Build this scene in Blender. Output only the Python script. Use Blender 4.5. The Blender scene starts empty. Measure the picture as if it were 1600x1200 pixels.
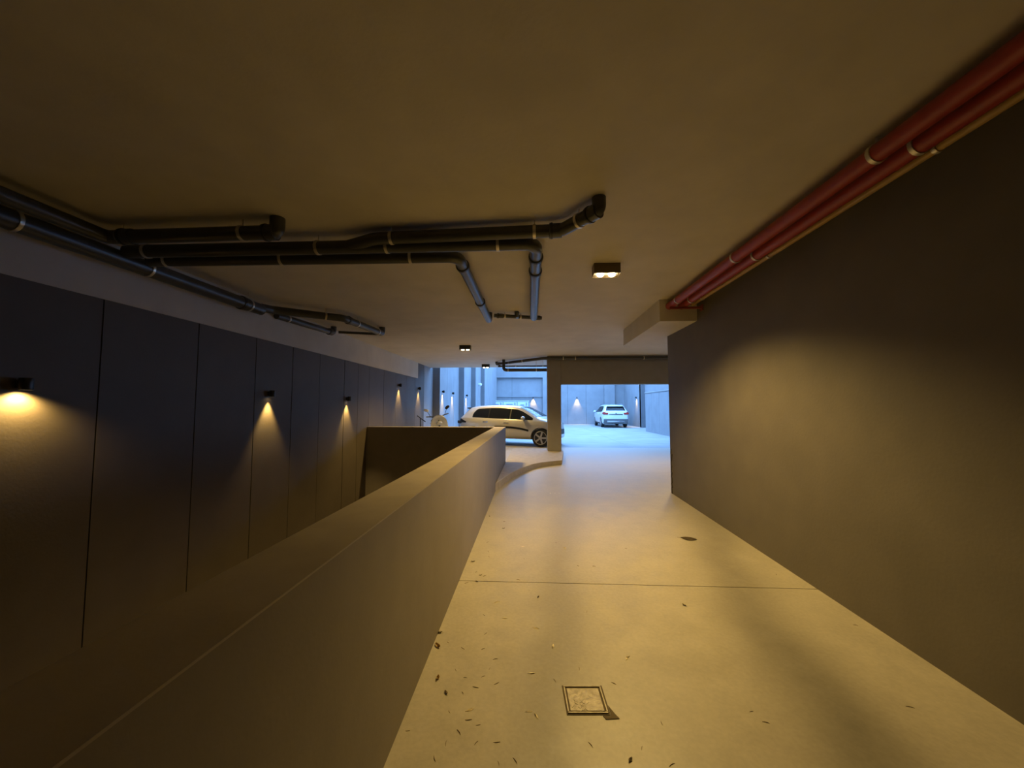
import bpy, bmesh, math, random
from mathutils import Vector, Matrix
random.seed(7)
S = bpy.context.scene
COL = S.collection

# ------------------------------------------------------------------ camera
F = 600.0; YAW = .0517; PITCH = .0601; CH = 1.5
cd = bpy.data.cameras.new('camera'); cam = bpy.data.objects.new('camera', cd); COL.objects.link(cam)
cd.sensor_width = 36; cd.lens = 36*F/1600; cd.clip_start = .05; cd.clip_end = 300
cam.location = (0, 0, CH); cam.rotation_euler = (math.pi/2+PITCH, 0, YAW)
S.camera = cam
# ------------------------------------------------------------------ sky and exposure
wd = bpy.data.worlds.new('sky'); S.world = wd; wd.use_nodes = True
bg = wd.node_tree.nodes['Background']
bg.inputs[0].default_value = (.22, .48, 1.0, 1); bg.inputs[1].default_value = 8.6   # overcast daylight, cool against the warm lamps
vs = S.view_settings
vs.view_transform = 'Standard'; vs.look = 'None'; vs.gamma = 1; vs.exposure = 0; vs.use_curve_mapping = False
WARM = (1.0, .67, .21)
CEIL_W = 405; WALL_W = 120

# ------------------------------------------------------------------ measured layout (metres)
ZC = CH+1.487          # ceiling
XR, XP, XQ, XL = 2.27, -.612, -.86, -3.83
ZP = CH-.4586          # parapet top
YC = 8.77              # cross wall
YE = 6.5               # end of right wall
YB = 12.68             # end of left beam
ZF = .13               # far floor level
SL = .0154
YROOF = 14.3
def floor_z(y): return min(SL*y, ZF)
R3 = cam.rotation_euler.to_matrix()
def ray(u, v): return R3 @ Vector(((u-800)/F, -(v-600)/F, -1.0))
def on_z(u, v, z):
    d = ray(u, v); t = (z-CH)/d.z; return Vector((d.x*t, d.y*t, z))
def on_y(u, v, y):
    d = ray(u, v); t = y/d.y; return Vector((d.x*t, y, CH+d.z*t))
def on_x(u, v, x):
    d = ray(u, v); t = x/d.x; return Vector((x, d.y*t, CH+d.z*t))
def on_floor(u, v):
    z = 0
    for _ in range(12):
        p = on_z(u, v, z); z = floor_z(p.y)
    return p

# ------------------------------------------------------------------ materials
MATS = {}
def mat(name, col, rough=.6, var=.12, scale=6., bump=.0, bscale=60., metal=0, spec=.5, emit=None, detail=6, coat=0):
    m = bpy.data.materials.new(name); m.use_nodes = True
    nt = m.node_tree; b = nt.nodes['Principled BSDF']
    b.inputs['Roughness'].default_value = rough; b.inputs['Metallic'].default_value = metal
    b.inputs['Specular IOR Level'].default_value = spec
    if coat: b.inputs['Coat Weight'].default_value = coat; b.inputs['Coat Roughness'].default_value = .08
    tc = nt.nodes.new('ShaderNodeTexCoord'); 
    n = nt.nodes.new('ShaderNodeTexNoise'); n.inputs['Scale'].default_value = scale; n.inputs['Detail'].default_value = detail
    nt.links.new(tc.outputs['Object'], n.inputs['Vector'])
    r = nt.nodes.new('ShaderNodeValToRGB')
    r.color_ramp.elements[0].position = .3; r.color_ramp.elements[1].position = .7
    r.color_ramp.elements[0].color = tuple(c*(1-var) for c in col)+(1,)
    r.color_ramp.elements[1].color = tuple(min(1, c*(1+var)) for c in col)+(1,)
    nt.links.new(n.outputs['Fac'], r.inputs['Fac']); nt.links.new(r.outputs['Color'], b.inputs['Base Color'])
    if bump:
        n2 = nt.nodes.new('ShaderNodeTexNoise'); n2.inputs['Scale'].default_value = bscale; n2.inputs['Detail'].default_value = 4
        nt.links.new(tc.outputs['Object'], n2.inputs['Vector'])
        bp = nt.nodes.new('ShaderNodeBump'); bp.inputs['Strength'].default_value = bump; bp.inputs['Distance'].default_value = .01
        nt.links.new(n2.outputs['Fac'], bp.inputs['Height']); nt.links.new(bp.outputs['Normal'], b.inputs['Normal'])
    if emit:
        b.inputs['Emission Color'].default_value = emit[0]+(1,); b.inputs['Emission Strength'].default_value = emit[1]
    MATS[name] = m
    return m
mat('ramp_wall_paint', (.098, .078, .058), .62, .08, 3, .10, 45)
mat('parapet_top_pale', (.36, .31, .24), .65, .08, 5, .08, 60)  # parapet tops, coloured paler than the parapet faces
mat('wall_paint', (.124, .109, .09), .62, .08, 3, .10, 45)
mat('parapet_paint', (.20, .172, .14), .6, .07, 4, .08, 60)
mat('joint_dark', (.035, .033, .031), .8, .1)
mat('ceiling_plaster', (.57, .53, .46), .75, .07, 2.5, .12, 35)
mat('column_paint', (.25, .23, .21), .65, .06, 4, .1, 50)
mat('courtyard_paint', (.27, .275, .285), .7, .09, 1.6, .2, 30)
mat('courtyard_paint_shaded', (.17, .175, .185), .7, .09, 1.6, .2, 30)  # courtyard paint darkened: shade on the pier faces put into the colour
mat('kerb_concrete', (.42, .37, .30), .7, .12, 9, .3, 60)
mat('pipe_plastic', (.05, .052, .056), .34, .1, 12)
mat('coupling_rubber', (.018, .018, .02), .5, .1)
mat('clamp_metal', (.62, .58, .5), .35, .1, metal=.6)
mat('red_pipe_paint', (.30, .030, .022), .45, .1, 8)
mat('ochre_pipe_paint', (.42, .27, .085), .45, .1, 8)
mat('lamp_black', (.02, .018, .016), .4, .1)
mat('lamp_bronze', (.12, .085, .04), .4, .1)
mat('lamp_reflector', (.7, .66, .58), .4, .05)
mat('lens_glow', (.9, .8, .6), .4, .02, emit=((1, .78, .42), 22))
mat('drain_metal', (.34, .30, .24), .5, .3, 30, .35, 50, metal=.15)
mat('drain_frame', (.34, .30, .23), .45, .3, 40, metal=.2)
mat('drain_gap', (.13, .10, .06), .9, .2)
mat('leaf_pale', (.85, .74, .5), .6, .2, 60)
mat('leaf_dark', (.15, .11, .055), .7, .3, 60)
mat('leaf_ochre', (.34, .22, .06), .65, .3, 60)
mat('leaf_stalk_brown', (.24, .18, .10), .7, .25, 60)
mat('car_silver', (.56, .53, .47), .28, .02, coat=1, metal=.25)
mat('car_white', (.75, .80, .80), .3, .02, coat=1)
mat('car_glass', (.012, .014, .018), .06, .05, spec=.8)
mat('car_trim_black', (.015, .015, .016), .5, .1)
mat('tyre_rubber', (.02, .02, .021), .8, .1)
mat('rim_alloy', (.45, .45, .46), .3, .05, metal=.7)
mat('tail_red', (.45, .03, .03), .2, .1)
mat('lamp_clear', (.62, .64, .68), .15, .05)
mat('bumper_grey', (.10, .105, .11), .6, .1)
mat('chrome', (.7, .7, .72), .15, .02, metal=1)
mat('bike_white', (.75, .76, .76), .25, .02, coat=1)
mat('cabinet_white', (.72, .78, .78), .5, .04, 3)
mat('cabinet_print', (.32, .36, .42), .6, .1)
mat('chip_plaster', (.03, .024, .018), .9, .25, 40, .6, 60)
mat('ramp_concrete', (.45, .41, .35), .8, .1, 4)
mat('bracket_red', (.24, .045, .03), .5, .1)

def floor_material():
    m = bpy.data.materials.new('floor_concrete'); m.use_nodes = True; nt = m.node_tree; N = nt.nodes; L = nt.links
    b = N['Principled BSDF']
    tc = N.new('ShaderNodeTexCoord'); sep = N.new('ShaderNodeSeparateXYZ'); L.new(tc.outputs['Object'], sep.inputs[0])
    def M(op, a, c, d=None):
        n = N.new('ShaderNodeMath'); n.operation = op
        for i, v in enumerate((a, c, d)):
            if v is None: continue
            if isinstance(v, (int, float)): n.inputs[i].default_value = v
            else: L.new(v, n.inputs[i])
        return n.outputs[0]
    def noise(s, d=6):
        n = N.new('ShaderNodeTexNoise'); n.inputs['Scale'].default_value = s; n.inputs['Detail'].default_value = d
        L.new(tc.outputs['Object'], n.inputs['Vector']); return n.outputs['Fac']
    big, mid, fine = noise(.8, 4), noise(5), noise(45, 8)
    x, y = sep.outputs[0], sep.outputs[1]
    wob = M('MULTIPLY', M('SUBTRACT', big, .5), .5)
    y2 = M('MULTIPLY', y, y)
    def track(a, k, w):     # rubber worn into the concrete where cars turn
        c = M('ADD', M('MULTIPLY', y2, k), a)
        d = M('DIVIDE', M('SUBTRACT', M('ADD', x, wob), c), w)
        return M('POWER', 2.718, M('MULTIPLY', M('MULTIPLY', d, d), -1))
    tr = M('ADD', M('MULTIPLY', track(.06, .015, .19), .5), M('MULTIPLY', track(1.24, .042, .26), .72))
    fade = M('SUBTRACT', 1, M('DIVIDE', y, 9.0)); fadec = N.new('ShaderNodeClamp'); L.new(fade, fadec.inputs[0])
    tr = M('MULTIPLY', tr, fadec.outputs[0])
    tr = M('MULTIPLY', tr, M('ADD', M('MULTIPLY', mid, .9), .45))
    val = M('ADD', M('ADD', .87, M('MULTIPLY', M('SUBTRACT', mid, .5), .32)), M('MULTIPLY', M('SUBTRACT', fine, .5), .26))
    val = M('MULTIPLY', val, M('SUBTRACT', 1, tr))
    mx = N.new('ShaderNodeMix'); mx.data_type = 'RGBA'
    mx.inputs['A'].default_value = (0, 0, 0, 1); mx.inputs['B'].default_value = (.50, .455, .37, 1)
    L.new(val, mx.inputs['Factor']); L.new(mx.outputs['Result'], b.inputs['Base Color'])
    L.new(M('ADD', .36, M('MULTIPLY', mid, .22)), b.inputs['Roughness'])
    bp = N.new('ShaderNodeBump'); bp.inputs['Strength'].default_value = .18; bp.inputs['Distance'].default_value = .008
    L.new(M('ADD', M('MULTIPLY', fine, .5), noise(12)), bp.inputs['Height']); L.new(bp.outputs['Normal'], b.inputs['Normal'])
    MATS['floor_concrete'] = m
floor_material()
mat('courtyard_concrete', (.33, .325, .315), .62, .14, 1.1, .2, 14)

# ------------------------------------------------------------------ mesh helpers
def add_box(bm, x0, x1, y0, y1, z0, z1, M=None):
    vs_ = [bm.verts.new((x, y, z)) for x in (x0, x1) for y in (y0, y1) for z in (z0, z1)]
    if M is not None:
        for v in vs_: v.co = M @ v.co
    for f in ((0,1,3,2), (4,6,7,5), (0,4,5,1), (2,3,7,6), (0,2,6,4), (1,5,7,3)):
        bm.faces.new([vs_[i] for i in f])
    return vs_
def frame_of(d):
    d = d.normalized(); up = Vector((0, 0, 1)) if abs(d.z) < .9 else Vector((1, 0, 0))
    a = d.cross(up).normalized(); return a, a.cross(d).normalized()
def fillet(pts, r, n=6):
    pts = [Vector(p) for p in pts]; out = [pts[0]]
    for i in range(1, len(pts)-1):
        a, p, c = pts[i-1], pts[i], pts[i+1]
        d0 = (a-p); d1 = (c-p); rr = min(r, d0.length*.48, d1.length*.48)
        s, e = p+d0.normalized()*rr, p+d1.normalized()*rr
        for k in range(n+1):
            t = k/n; out.append(s*(1-t)**2+p*2*t*(1-t)+e*t*t)
    out.append(pts[-1]); return out
def add_tube(bm, pts, r, n=14, cap=True):
    pts = [Vector(p) for p in pts]; rings = []
    a = None
    for i, p in enumerate(pts):
        d = (pts[min(i+1, len(pts)-1)]-pts[max(i-1, 0)]).normalized()
        if a is None: a, b = frame_of(d)
        else:
            a = (a-d*a.dot(d)).normalized(); b = a.cross(d).normalized()
        rad = r[i] if isinstance(r, (list, tuple)) else r
        rings.append([bm.verts.new(p+a*math.cos(2*math.pi*k/n)*rad+b*math.sin(2*math.pi*k/n)*rad) for k in range(n)])
    for q, w in zip(rings, rings[1:]):
        for k in range(n): bm.faces.new((q[k], q[(k+1) % n], w[(k+1) % n], w[k]))
    if cap: bm.faces.new(rings[0][::-1]); bm.faces.new(rings[-1])
def add_prism(bm, poly, z0, z1):
    lo = [bm.verts.new((p[0], p[1], z0)) for p in poly]; hi = [bm.verts.new((p[0], p[1], z1)) for p in poly]
    n = len(poly)
    for i in range(n): bm.faces.new((lo[i], lo[(i+1) % n], hi[(i+1) % n], hi[i]))
    bm.faces.new(hi); bm.faces.new(lo[::-1])
def obj(name, bm, m, parent=None, smooth=False, bevel=0, loc=None):
    bmesh.ops.recalc_face_normals(bm, faces=bm.faces[:])
    if smooth:
        for f in bm.faces: f.smooth = True
        for e in bm.edges:
            if len(e.link_faces) == 2 and e.calc_face_angle(0) > .7: e.smooth = False
    me = bpy.data.meshes.new(name); bm.to_mesh(me); bm.free()
    me.materials.append(MATS[m])
    o = bpy.data.objects.new(name, me); COL.objects.link(o)
    if parent is not None: o.parent = parent
    if loc is not None: o.location = loc
    if bevel:
        mod = o.modifiers.new('bevel', 'BEVEL'); mod.width = bevel; mod.segments = 2; mod.limit_method = 'ANGLE'
    return o
def box(name, x0, x1, y0, y1, z0, z1, m, parent=None, bevel=0, M=None):
    bm = bmesh.new(); add_box(bm, x0, x1, y0, y1, z0, z1, M); return obj(name, bm, m, parent, bevel=bevel)
def struct(o): o['kind'] = 'structure'; return o
def tag(o, label, cat, group=None):
    o['label'] = label; o['category'] = cat
    if group: o['group'] = group
    return o
def thing(name, label, cat, loc=(0, 0, 0), rz=0, group=None):
    o = bpy.data.objects.new(name, None); COL.objects.link(o); o.location = loc; o.rotation_euler = (0, 0, rz); o.empty_display_size = .1
    return tag(o, label, cat, group)
def copy_tree(o, parent=None):
    c = o.copy(); COL.objects.link(c); c.parent = parent
    for ch in list(o.children):
        if ch.type != 'LIGHT': copy_tree(ch, c)
    return c

# ------------------------------------------------------------------ the setting
fl = box('floor', -12, 12, -6, 33, -.35, -.12, 'joint_dark'); struct(fl)
fl.data.clear_geometry()
# slabs of the floor, 8 mm joints between them
YJ = (on_floor(730, 908).y+on_floor(1270, 920).y)/2
YK = on_z(960, 699.5, ZF).y
bm = bmesh.new()   # bed under the slabs, seen in the joints
def slab_prism(bm, x0, x1, ys, top, drop):
    for a, c in zip(ys, ys[1:]):
        v = [bm.verts.new(p) for p in ((x0,a,top(a)), (x1,a,top(a)), (x1,c,top(c)), (x0,c,top(c)),
                                       (x0,a,top(a)-drop), (x1,a,top(a)-drop), (x1,c,top(c)-drop), (x0,c,top(c)-drop))]
        for f in ((0,1,2,3), (4,7,6,5), (0,4,5,1), (3,2,6,7), (0,3,7,4), (1,5,6,2)): bm.faces.new([v[i] for i in f])
slab_prism(bm, XP-.24, 12, [-6, 8.44, YK], lambda y: floor_z(y)-.012, .2)
slab_prism(bm, -12, 12, [YK, 33], lambda y: ZF-.012, .2)
slab_prism(bm, XL, XP-.24, [YC+.05, YK], lambda y: ZF-.012, .2)
bm.to_mesh(fl.data); bm.free(); fl.data.materials.clear(); fl.data.materials.append(MATS['joint_dark'])
g = .004
def slab(x0, x1, ys, m='floor_concrete'):
    bm = bmesh.new(); slab_prism(bm, x0, x1, ys, floor_z, .012); bmesh.ops.remove_doubles(bm, verts=bm.verts, dist=1e-4); return obj('slab', bm, m, fl)
slab(XP-.2, 12, [-6, YJ-g]); slab(XP-.2, 12, [YJ+g, 8.44, YK-g]); slab(XL, XP-.2-g, [YC+.2, YK-g])
for x0, x1 in ((-12, -1.5), (-1.5, 3.4), (3.4, 12)):
    for y0, y1 in ((YK, 21), (21, 33)):
        slab(x0+g, x1-g, [y0+g, y1-g], 'courtyard_concrete')
# ceiling slab over ramp and parking, building above its edge
c = struct(box('ceiling', XL-.3, 12, -6.3, YROOF, ZC, ZC+.3, 'ceiling_plaster'))
struct(box('wall_facade', XL-.3, 12, YROOF-.3, YROOF, ZC+.3, ZC+4.0, 'courtyard_paint'))
struct(box('wall_rear', XL-.3, 12, -6.3, -6, -3.5, ZC, 'wall_paint'))
wr = struct(box('wall_right', XR, XR+.3, -6, YE, -.2, ZC, 'wall_paint'))
struct(box('wall_garage_right', 11.7, 12, -6, YROOF, -.2, ZC, 'wall_paint'))
# chipped plaster on the corner of the right wall
bm = bmesh.new()
zs = [.10, .2, .27, .36, .44, .55, .62, .74, .82]
for k in range(len(zs)-1):
    w0, w1 = [.02+.07*random.random() for _ in range(2)]
    v = [bm.verts.new(p) for p in ((XR-.010, YE-w0-.02, zs[k]), (XR+.01, YE+.006, zs[k]), (XR+.01, YE+.006, zs[k+1]), (XR-.010, YE-w1-.02, zs[k+1]),
                                   (XR+.012, YE-w0-.03, zs[k]), (XR+.012, YE-w1-.03, zs[k+1]))]
    bm.faces.new((v[0], v[1], v[2], v[3])); bm.faces.new((v[0], v[3], v[5], v[4])); bm.faces.new((v[0], v[4], v[1])); bm.faces.new((v[3], v[2], v[5])); bm.faces.new((v[1], v[4], v[5], v[2]))
ch = obj('plaster_chip', bm, 'chip_plaster', wr)
# left wall, panels with recessed joints
wl = struct(box('wall_left', XL-.3, XL-.014, -6, 14.8, -3.6, ZC, 'joint_dark'))
jx = [152, 305, 397, 455, 498, 537, 558.5, 576, 599, 617.5, 634.6, 648]
ys = [on_x(u, 640, XL).y for u in jx]
ys = [ys[0]-1.0*k for k in range(8, 0, -1)]+ys+[ys[-1]+1.05, 14.8]
for a, cc in zip(ys, ys[1:]):
    if cc < -5.9: continue
    a = max(a, -6); d = random.uniform(-.002, .002)
    box('wall_panel', XL-.02, XL+d, a+.006, cc-.006, -3.6, ZC, 'ramp_wall_paint' if cc < 14 else 'courtyard_paint', wl)
# beam along the top of the left wall
struct(box('trim_1', XL-.05, XL+.012, -6, YB, on_x(400, 527.5, XL).z, ZC, 'ceiling_plaster'))
# ramp going down on the left
bm = bmesh.new(); v = [bm.verts.new(p) for p in ((XL, -6, -.6), (XQ, -6, -.6), (XQ, YC, -2.9), (XL, YC, -2.9), (XL, -6, -.9), (XQ, -6, -.9), (XQ, YC, -3.2), (XL, YC, -3.2))]
for f in ((0,1,2,3), (4,7,6,5), (0,4,5,1), (3,2,6,7), (0,3,7,4), (1,5,6,2)): bm.faces.new([v[i] for i in f])
struct(obj('floor_ramp', bm, 'ramp_concrete'))
# parapet beside the lane and the one closing the ramp
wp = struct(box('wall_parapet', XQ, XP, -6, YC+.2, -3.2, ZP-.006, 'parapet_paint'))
box('parapet_top', XQ, XP, -6, YC+.2, ZP-.006, ZP, 'parapet_top_pale', wp)
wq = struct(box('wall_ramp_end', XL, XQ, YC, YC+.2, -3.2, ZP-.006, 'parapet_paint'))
box('parapet_top', XL, XQ, YC, YC+.2, ZP-.006, ZP, 'parapet_top_pale', wq)
# beam at the top of the right wall end
A = on_x(1092, 498, XR); Bz = on_x(1043, 527, XR).z
zb = (A.z+Bz)/2
xb = (on_z(975, 540, zb).x+on_z(1030, 502, zb).x)/2
y0b = on_z(1030, 502, zb).y; y1b = on_z(975, 540, zb).y
struct(box('trim_2', xb, XR, y0b, YE, zb, ZC, 'ceiling_plaster'))
struct(box('trim_3', xb, XR+.3, YE, y1b, zb, ZC, 'ceiling_plaster'))
print('right beam', xb, y0b, y1b, zb)
# island, column, header
ZI = ZF+.105
YCOL = on_z(866, 705, ZI).y
edge = [on_z(u, v_, ZI) for u, v_ in ((776, 755), (781, 751), (789, 745), (798, 739), (806, 735), (815, 731), (824, 728), (833, 725), (845, 722.5), (857, 721), (868, 719.8), (878, 719))]
pc = edge[-1]
xc0 = on_y(855.5, 650, YCOL).x; xc1 = on_y(877, 650, YCOL).x
poly = [(XP+.001, edge[0].y)]+[(max(p.x, XP+.002), p.y) for p in edge[1:]]+[(xc1+.06, YCOL+.1), (xc1+.06, YCOL+.75), (XP+.001, YCOL+.75)]
bm = bmesh.new(); add_prism(bm, poly, floor_z(poly[0][1])-.02, ZI); isl = struct(obj('floor_island', bm, 'kerb_concrete', bevel=.01))
print('column', YCOL, xc0, xc1, 'island', edge[0], pc)
col = thing('concrete_column', 'dark painted square concrete column standing on the raised kerb island', 'column', ((xc0+xc1)/2, YCOL+.2, ZI))
hw = (xc1-xc0)/2
box('shaft', -hw, hw, -.2, .2, 0, ZC-ZI, 'column_paint', col, bevel=.01)
hb = on_y(960, 600, YCOL).z
struct(box('trim_4', xc1, 12, YCOL+.02, YCOL+.35, hb, ZC, 'column_paint'))

# ------------------------------------------------------------------ courtyard
HT = 6.5
def panel_wall(name, ax, pos, cuts, z0, z1, face, m='courtyard_paint', thick=.3):
    """wall with its face at pos on axis ax; face = +1/-1 is the side it shows; cuts along the other axis"""
    s = -face
    lo, hi = sorted((pos+s*.014, pos+s*thick))
    a, b_ = cuts[0], cuts[-1]
    w = struct(box(name, *((lo, hi, a, b_) if ax == 'x' else (a, b_, lo, hi)), z0, z1, 'joint_dark'))
    for p, q in zip(cuts, cuts[1:]):
        lo2, hi2 = sorted((pos, pos+s*.02)); e = .008
        r = (lo2, hi2, p+(e if p != a else 0), q-(e if q != b_ else 0))
        box('wall_panel', *(r if ax == 'x' else (r[2], r[3], r[0], r[1])), z0, z1, m, w)
    return w
# left side: wall stepping inwards along the courtyard
x, y = XL, 14.8
struct(box('wall_courtyard_left_return', XL-.3, XL, 14.4, 14.8, ZC+.0, HT, 'courtyard_paint'))
steps = [(676, 687, 717), (717, 725, 736), (736, 743, 751), (751, 757, None)]
y = on_x(676, 640, XL).y
LW = []
for i, (u0, u1, u2) in enumerate(steps):
    x1 = on_y(u1, 640, y).x
    y2 = on_x(u2, 640, x1).y if u2 else 30.9
    if u2:
        n = 3 if i == 0 else 2
        cuts = [y+(y2-y)*k/n for k in range(n+1)]
    else: cuts = [y, y+2.5, y+5, 30.9]
    box_w = panel_wall('wall_courtyard_left', 'x', x1, cuts, ZF-.1, HT, 1)
    struct(box('wall_courtyard_pier', x-.3, x1, y-.012, y+.006, ZF-.1, HT, 'courtyard_paint_shaded'))  # pier face with its shade in the colour
    LW.append((x1, y, y2)); x, y = x1, y2
print('left steps', LW)
YBK = on_z(910, 663, ZF).y
cx = [on_y(u, 640, YBK).x for u in (757, 800, 850, 887, 916, 945, 984)]
panel_wall('wall_back', 'y', YBK, [-12]+cx+[cx[-1]+1.0], ZF-.1, HT, -1)
# pilaster on the back wall
p0, p1 = on_y(945, 640, YBK-.3).x, on_y(961, 640, YBK-.3).x
struct(box('trim_5', p0, p1, YBK-.3, YBK, ZF-.1, HT, 'courtyard_paint'))
# projecting frame around the recess over the cabinet on the back wall
q0, q1 = on_y(759, 600, YBK-.25).x, on_y(848, 600, YBK-.25).x
zt, zl = on_y(800, 590, YBK-.25).z, on_y(800, 619, YBK-.25).z
struct(box('trim_6', q0-1.2, q1+.6, YBK-.25, YBK, zt, HT, 'courtyard_paint'))
struct(box('trim_7', q1, q1+.6, YBK-.25, YBK, ZF, zt, 'courtyard_paint'))
struct(box('trim_8', q0-1.2, q1, YBK-.10, YBK, zl-.07, zl, 'courtyard_paint'))
struct(box('trim_9', q0-1.2, q0+.1, YBK-.25, YBK, zl, zt, 'courtyard_paint'))
# right side
b1 = on_z(1002, 668, ZF); xr1 = b1.x
panel_wall('wall_courtyard_right', 'x', xr1, [b1.y, b1.y+2.3, YBK], ZF-.1, HT, -1)
struct(box('wall_courtyard_right_step', xr1, xr1+.28, b1.y-.02, b1.y+.3, ZF-.1, HT, 'courtyard_paint_shaded'))  # step face, shade coloured in as on the piers
panel_wall('wall_courtyard_right_near', 'x', xr1+.28, [YROOF-.3, 17, 19.7, 22.4, b1.y], ZF-.1, HT, -1)
l1, l0 = on_z(1008, 674, ZF), on_z(1045, 681.3, ZF)
xlw = (l0.x+l1.x)/2
zlw = on_x(1030, 612, xlw).z
jy = [on_x(u, 640, xlw).y for u in (1030, 1018)]
panel_wall('wall_courtyard_low', 'x', xlw, [15.0, 16.3, 17.6, jy[0], jy[1], l1.y], ZF-.1, zlw, -1, thick=.2)
struct(box('trim_10', xlw-.03, xlw+.22, 15.0, l1.y+.02, zlw, zlw+.07, 'courtyard_concrete'))
print('back', YBK, 'right', xr1, b1.y, 'low', xlw, zlw, l1.y)

# ------------------------------------------------------------------ lamps
def spot(name, loc, parent, power, angle, blend, radius, rot=(0, 0, 0)):
    ld = bpy.data.lights.new(name, 'SPOT'); ld.energy = power; ld.color = WARM; ld.spot_size = math.radians(angle); ld.spot_blend = blend; ld.shadow_soft_size = radius
    o = bpy.data.objects.new(name, ld); COL.objects.link(o); o.parent = parent; o.location = loc; o.rotation_euler = rot
    return o
def ceiling_lamp(u, v, label, power, dark=True):
    p = on_z(u, v, ZC-.11); r = thing('ceiling_light', label, 'light', (p.x, p.y, ZC), 0, 'twin spot boxes on the ceiling')
    w, d = .135, .075
    bm = bmesh.new(); add_box(bm, -w, w, -d, d, -.105, 0)
    # open the underside and recess it
    bmesh.ops.recalc_face_normals(bm, faces=bm.faces[:])
    f = [f for f in bm.faces if f.normal.z < -.9]
    r1 = bmesh.ops.inset_region(bm, faces=f, thickness=.008)
    bmesh.ops.translate(bm, verts=f[0].verts[:], vec=(0, 0, .02))
    obj('housing', bm, 'lamp_bronze' if not dark else 'lamp_black', r)
    box('reflector', -w+.009, w-.009, -d+.009, d-.009, -.088, -.0845, 'lamp_reflector', r)
    for s in (-1, 1):
        bm = bmesh.new(); add_tube(bm, [(s*.06, 0, -.084), (s*.06, 0, -.108), (s*.06, 0, -.116)], [.034, .034, .022], 20); ln = obj('lens', bm, 'lens_glow', r, True)
        spot('lamp_beam', (s*.06, 0, -.128), r, power/2, 136, .55, .03)
    return r
ceiling_lamp(947, 431, 'twin ceiling spot box with bronze sides above the open lane', CEIL_W, False)
ceiling_lamp(727, 547, 'black twin ceiling spot box between the slanted drain pipes and the roof edge', CEIL_W*.9)
ceiling_lamp(759, 574.5, 'small black twin ceiling spot box at the roof edge above the silver hatchback', CEIL_W*.55)
ceiling_lamp(1068, 545, 'added twin ceiling spot box, unseen behind the right wall, warming the far floor', CEIL_W*.65)  # added lamp, out of view, to warm the far floor

def make_wall_lamp():
    r = thing('wall_lamp', 'x', 'wall lamp', (0, 0, 0), 0, 'downlight cylinders on the walls')     # wall behind at -x
    bm = bmesh.new(); n = 20
    prof = [(.036, -.045), (.038, -.04), (.038, .04), (.035, .045), (0, .045)]
    inner = [(.033, -.045), (.030, -.02)]
    rings = []
    for rr, z in inner[::-1]+prof[:-1]:
        rings.append([bm.verts.new((.06+rr*math.cos(2*math.pi*k/n), rr*math.sin(2*math.pi*k/n), z)) for k in range(n)])
    for q, w in zip(rings, rings[1:]):
        for k in range(n): bm.faces.new((q[k], q[(k+1) % n], w[(k+1) % n], w[k]))
    bm.faces.new(rings[0]); bm.faces.new(rings[-1])
    obj('housing', bm, 'lamp_black', r, True)
    box('bracket', 0, .03, -.022, .022, -.03, .03, 'lamp_black', r)
    bm = bmesh.new(); add_tube(bm, [(.06, 0, -.021), (.06, 0, -.028)], .027, 16); obj('lens', bm, 'lens_glow', r, True)
    return r
LAMP = make_wall_lamp(); used = [False]
def wall_lamp(p, rz, label, power=WALL_W, angle=70):
    r = LAMP if not used[0] else copy_tree(LAMP); used[0] = True
    r.location = p; r.rotation_euler = (0, 0, rz); r['label'] = label
    spot('lamp_beam', (.06, 0, -.05), r, power, angle, .7, .02, (0, math.radians(-2), 0))
def at_left(u, v):
    p = on_x(u, v, XL+.075); return (XL, p.y, p.z)
wall_lamp(at_left(44, 600), 0, 'black cylinder wall lamp over the ramp casting the widest flood of light', WALL_W*.42, 150)
wall_lamp(at_left(427, 615), 0, 'black cylinder wall lamp over the ramp, second from the parapet that closes it')
wall_lamp(at_left(547, 623), 0, 'black cylinder wall lamp just before the parapet that closes the ramp')
wall_lamp(at_left(627, 602), 0, 'black cylinder wall lamp under the far end of the left beam')
wall_lamp(at_left(657, 607), 0, 'black cylinder wall lamp past the end of the left beam, above the handrail')
for (u, v), (i, lab) in zip(((694, 612), (709, 614.5), (730.5, 618)), ((0, 'small wall lamp on the stepped courtyard wall above the motorcycle, nearer the ramp'), (0, 'small wall lamp on the stepped courtyard wall, just before the second pier'), (1, 'small wall lamp on the stepped courtyard wall behind the hatchback tail'))):
    p = on_x(u, v, LW[i][0]+.075); wall_lamp((LW[i][0], p.y, p.z), 0, lab, WALL_W*1.4)
for u, lab in ((833, 'wall lamp on the back courtyard wall beside the white cabinet'), (901.5, 'wall lamp on the back courtyard wall left of the parked white SUV')):
    p = on_y(u, 621.5, YBK-.075); wall_lamp((p.x, YBK, p.z), -math.pi/2, lab, WALL_W*2.2)
p = on_x(993, 621, xr1-.075); wall_lamp((xr1, p.y, p.z), math.pi, 'wall lamp on the right courtyard wall right of the parked white SUV', WALL_W*1.6)

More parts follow.
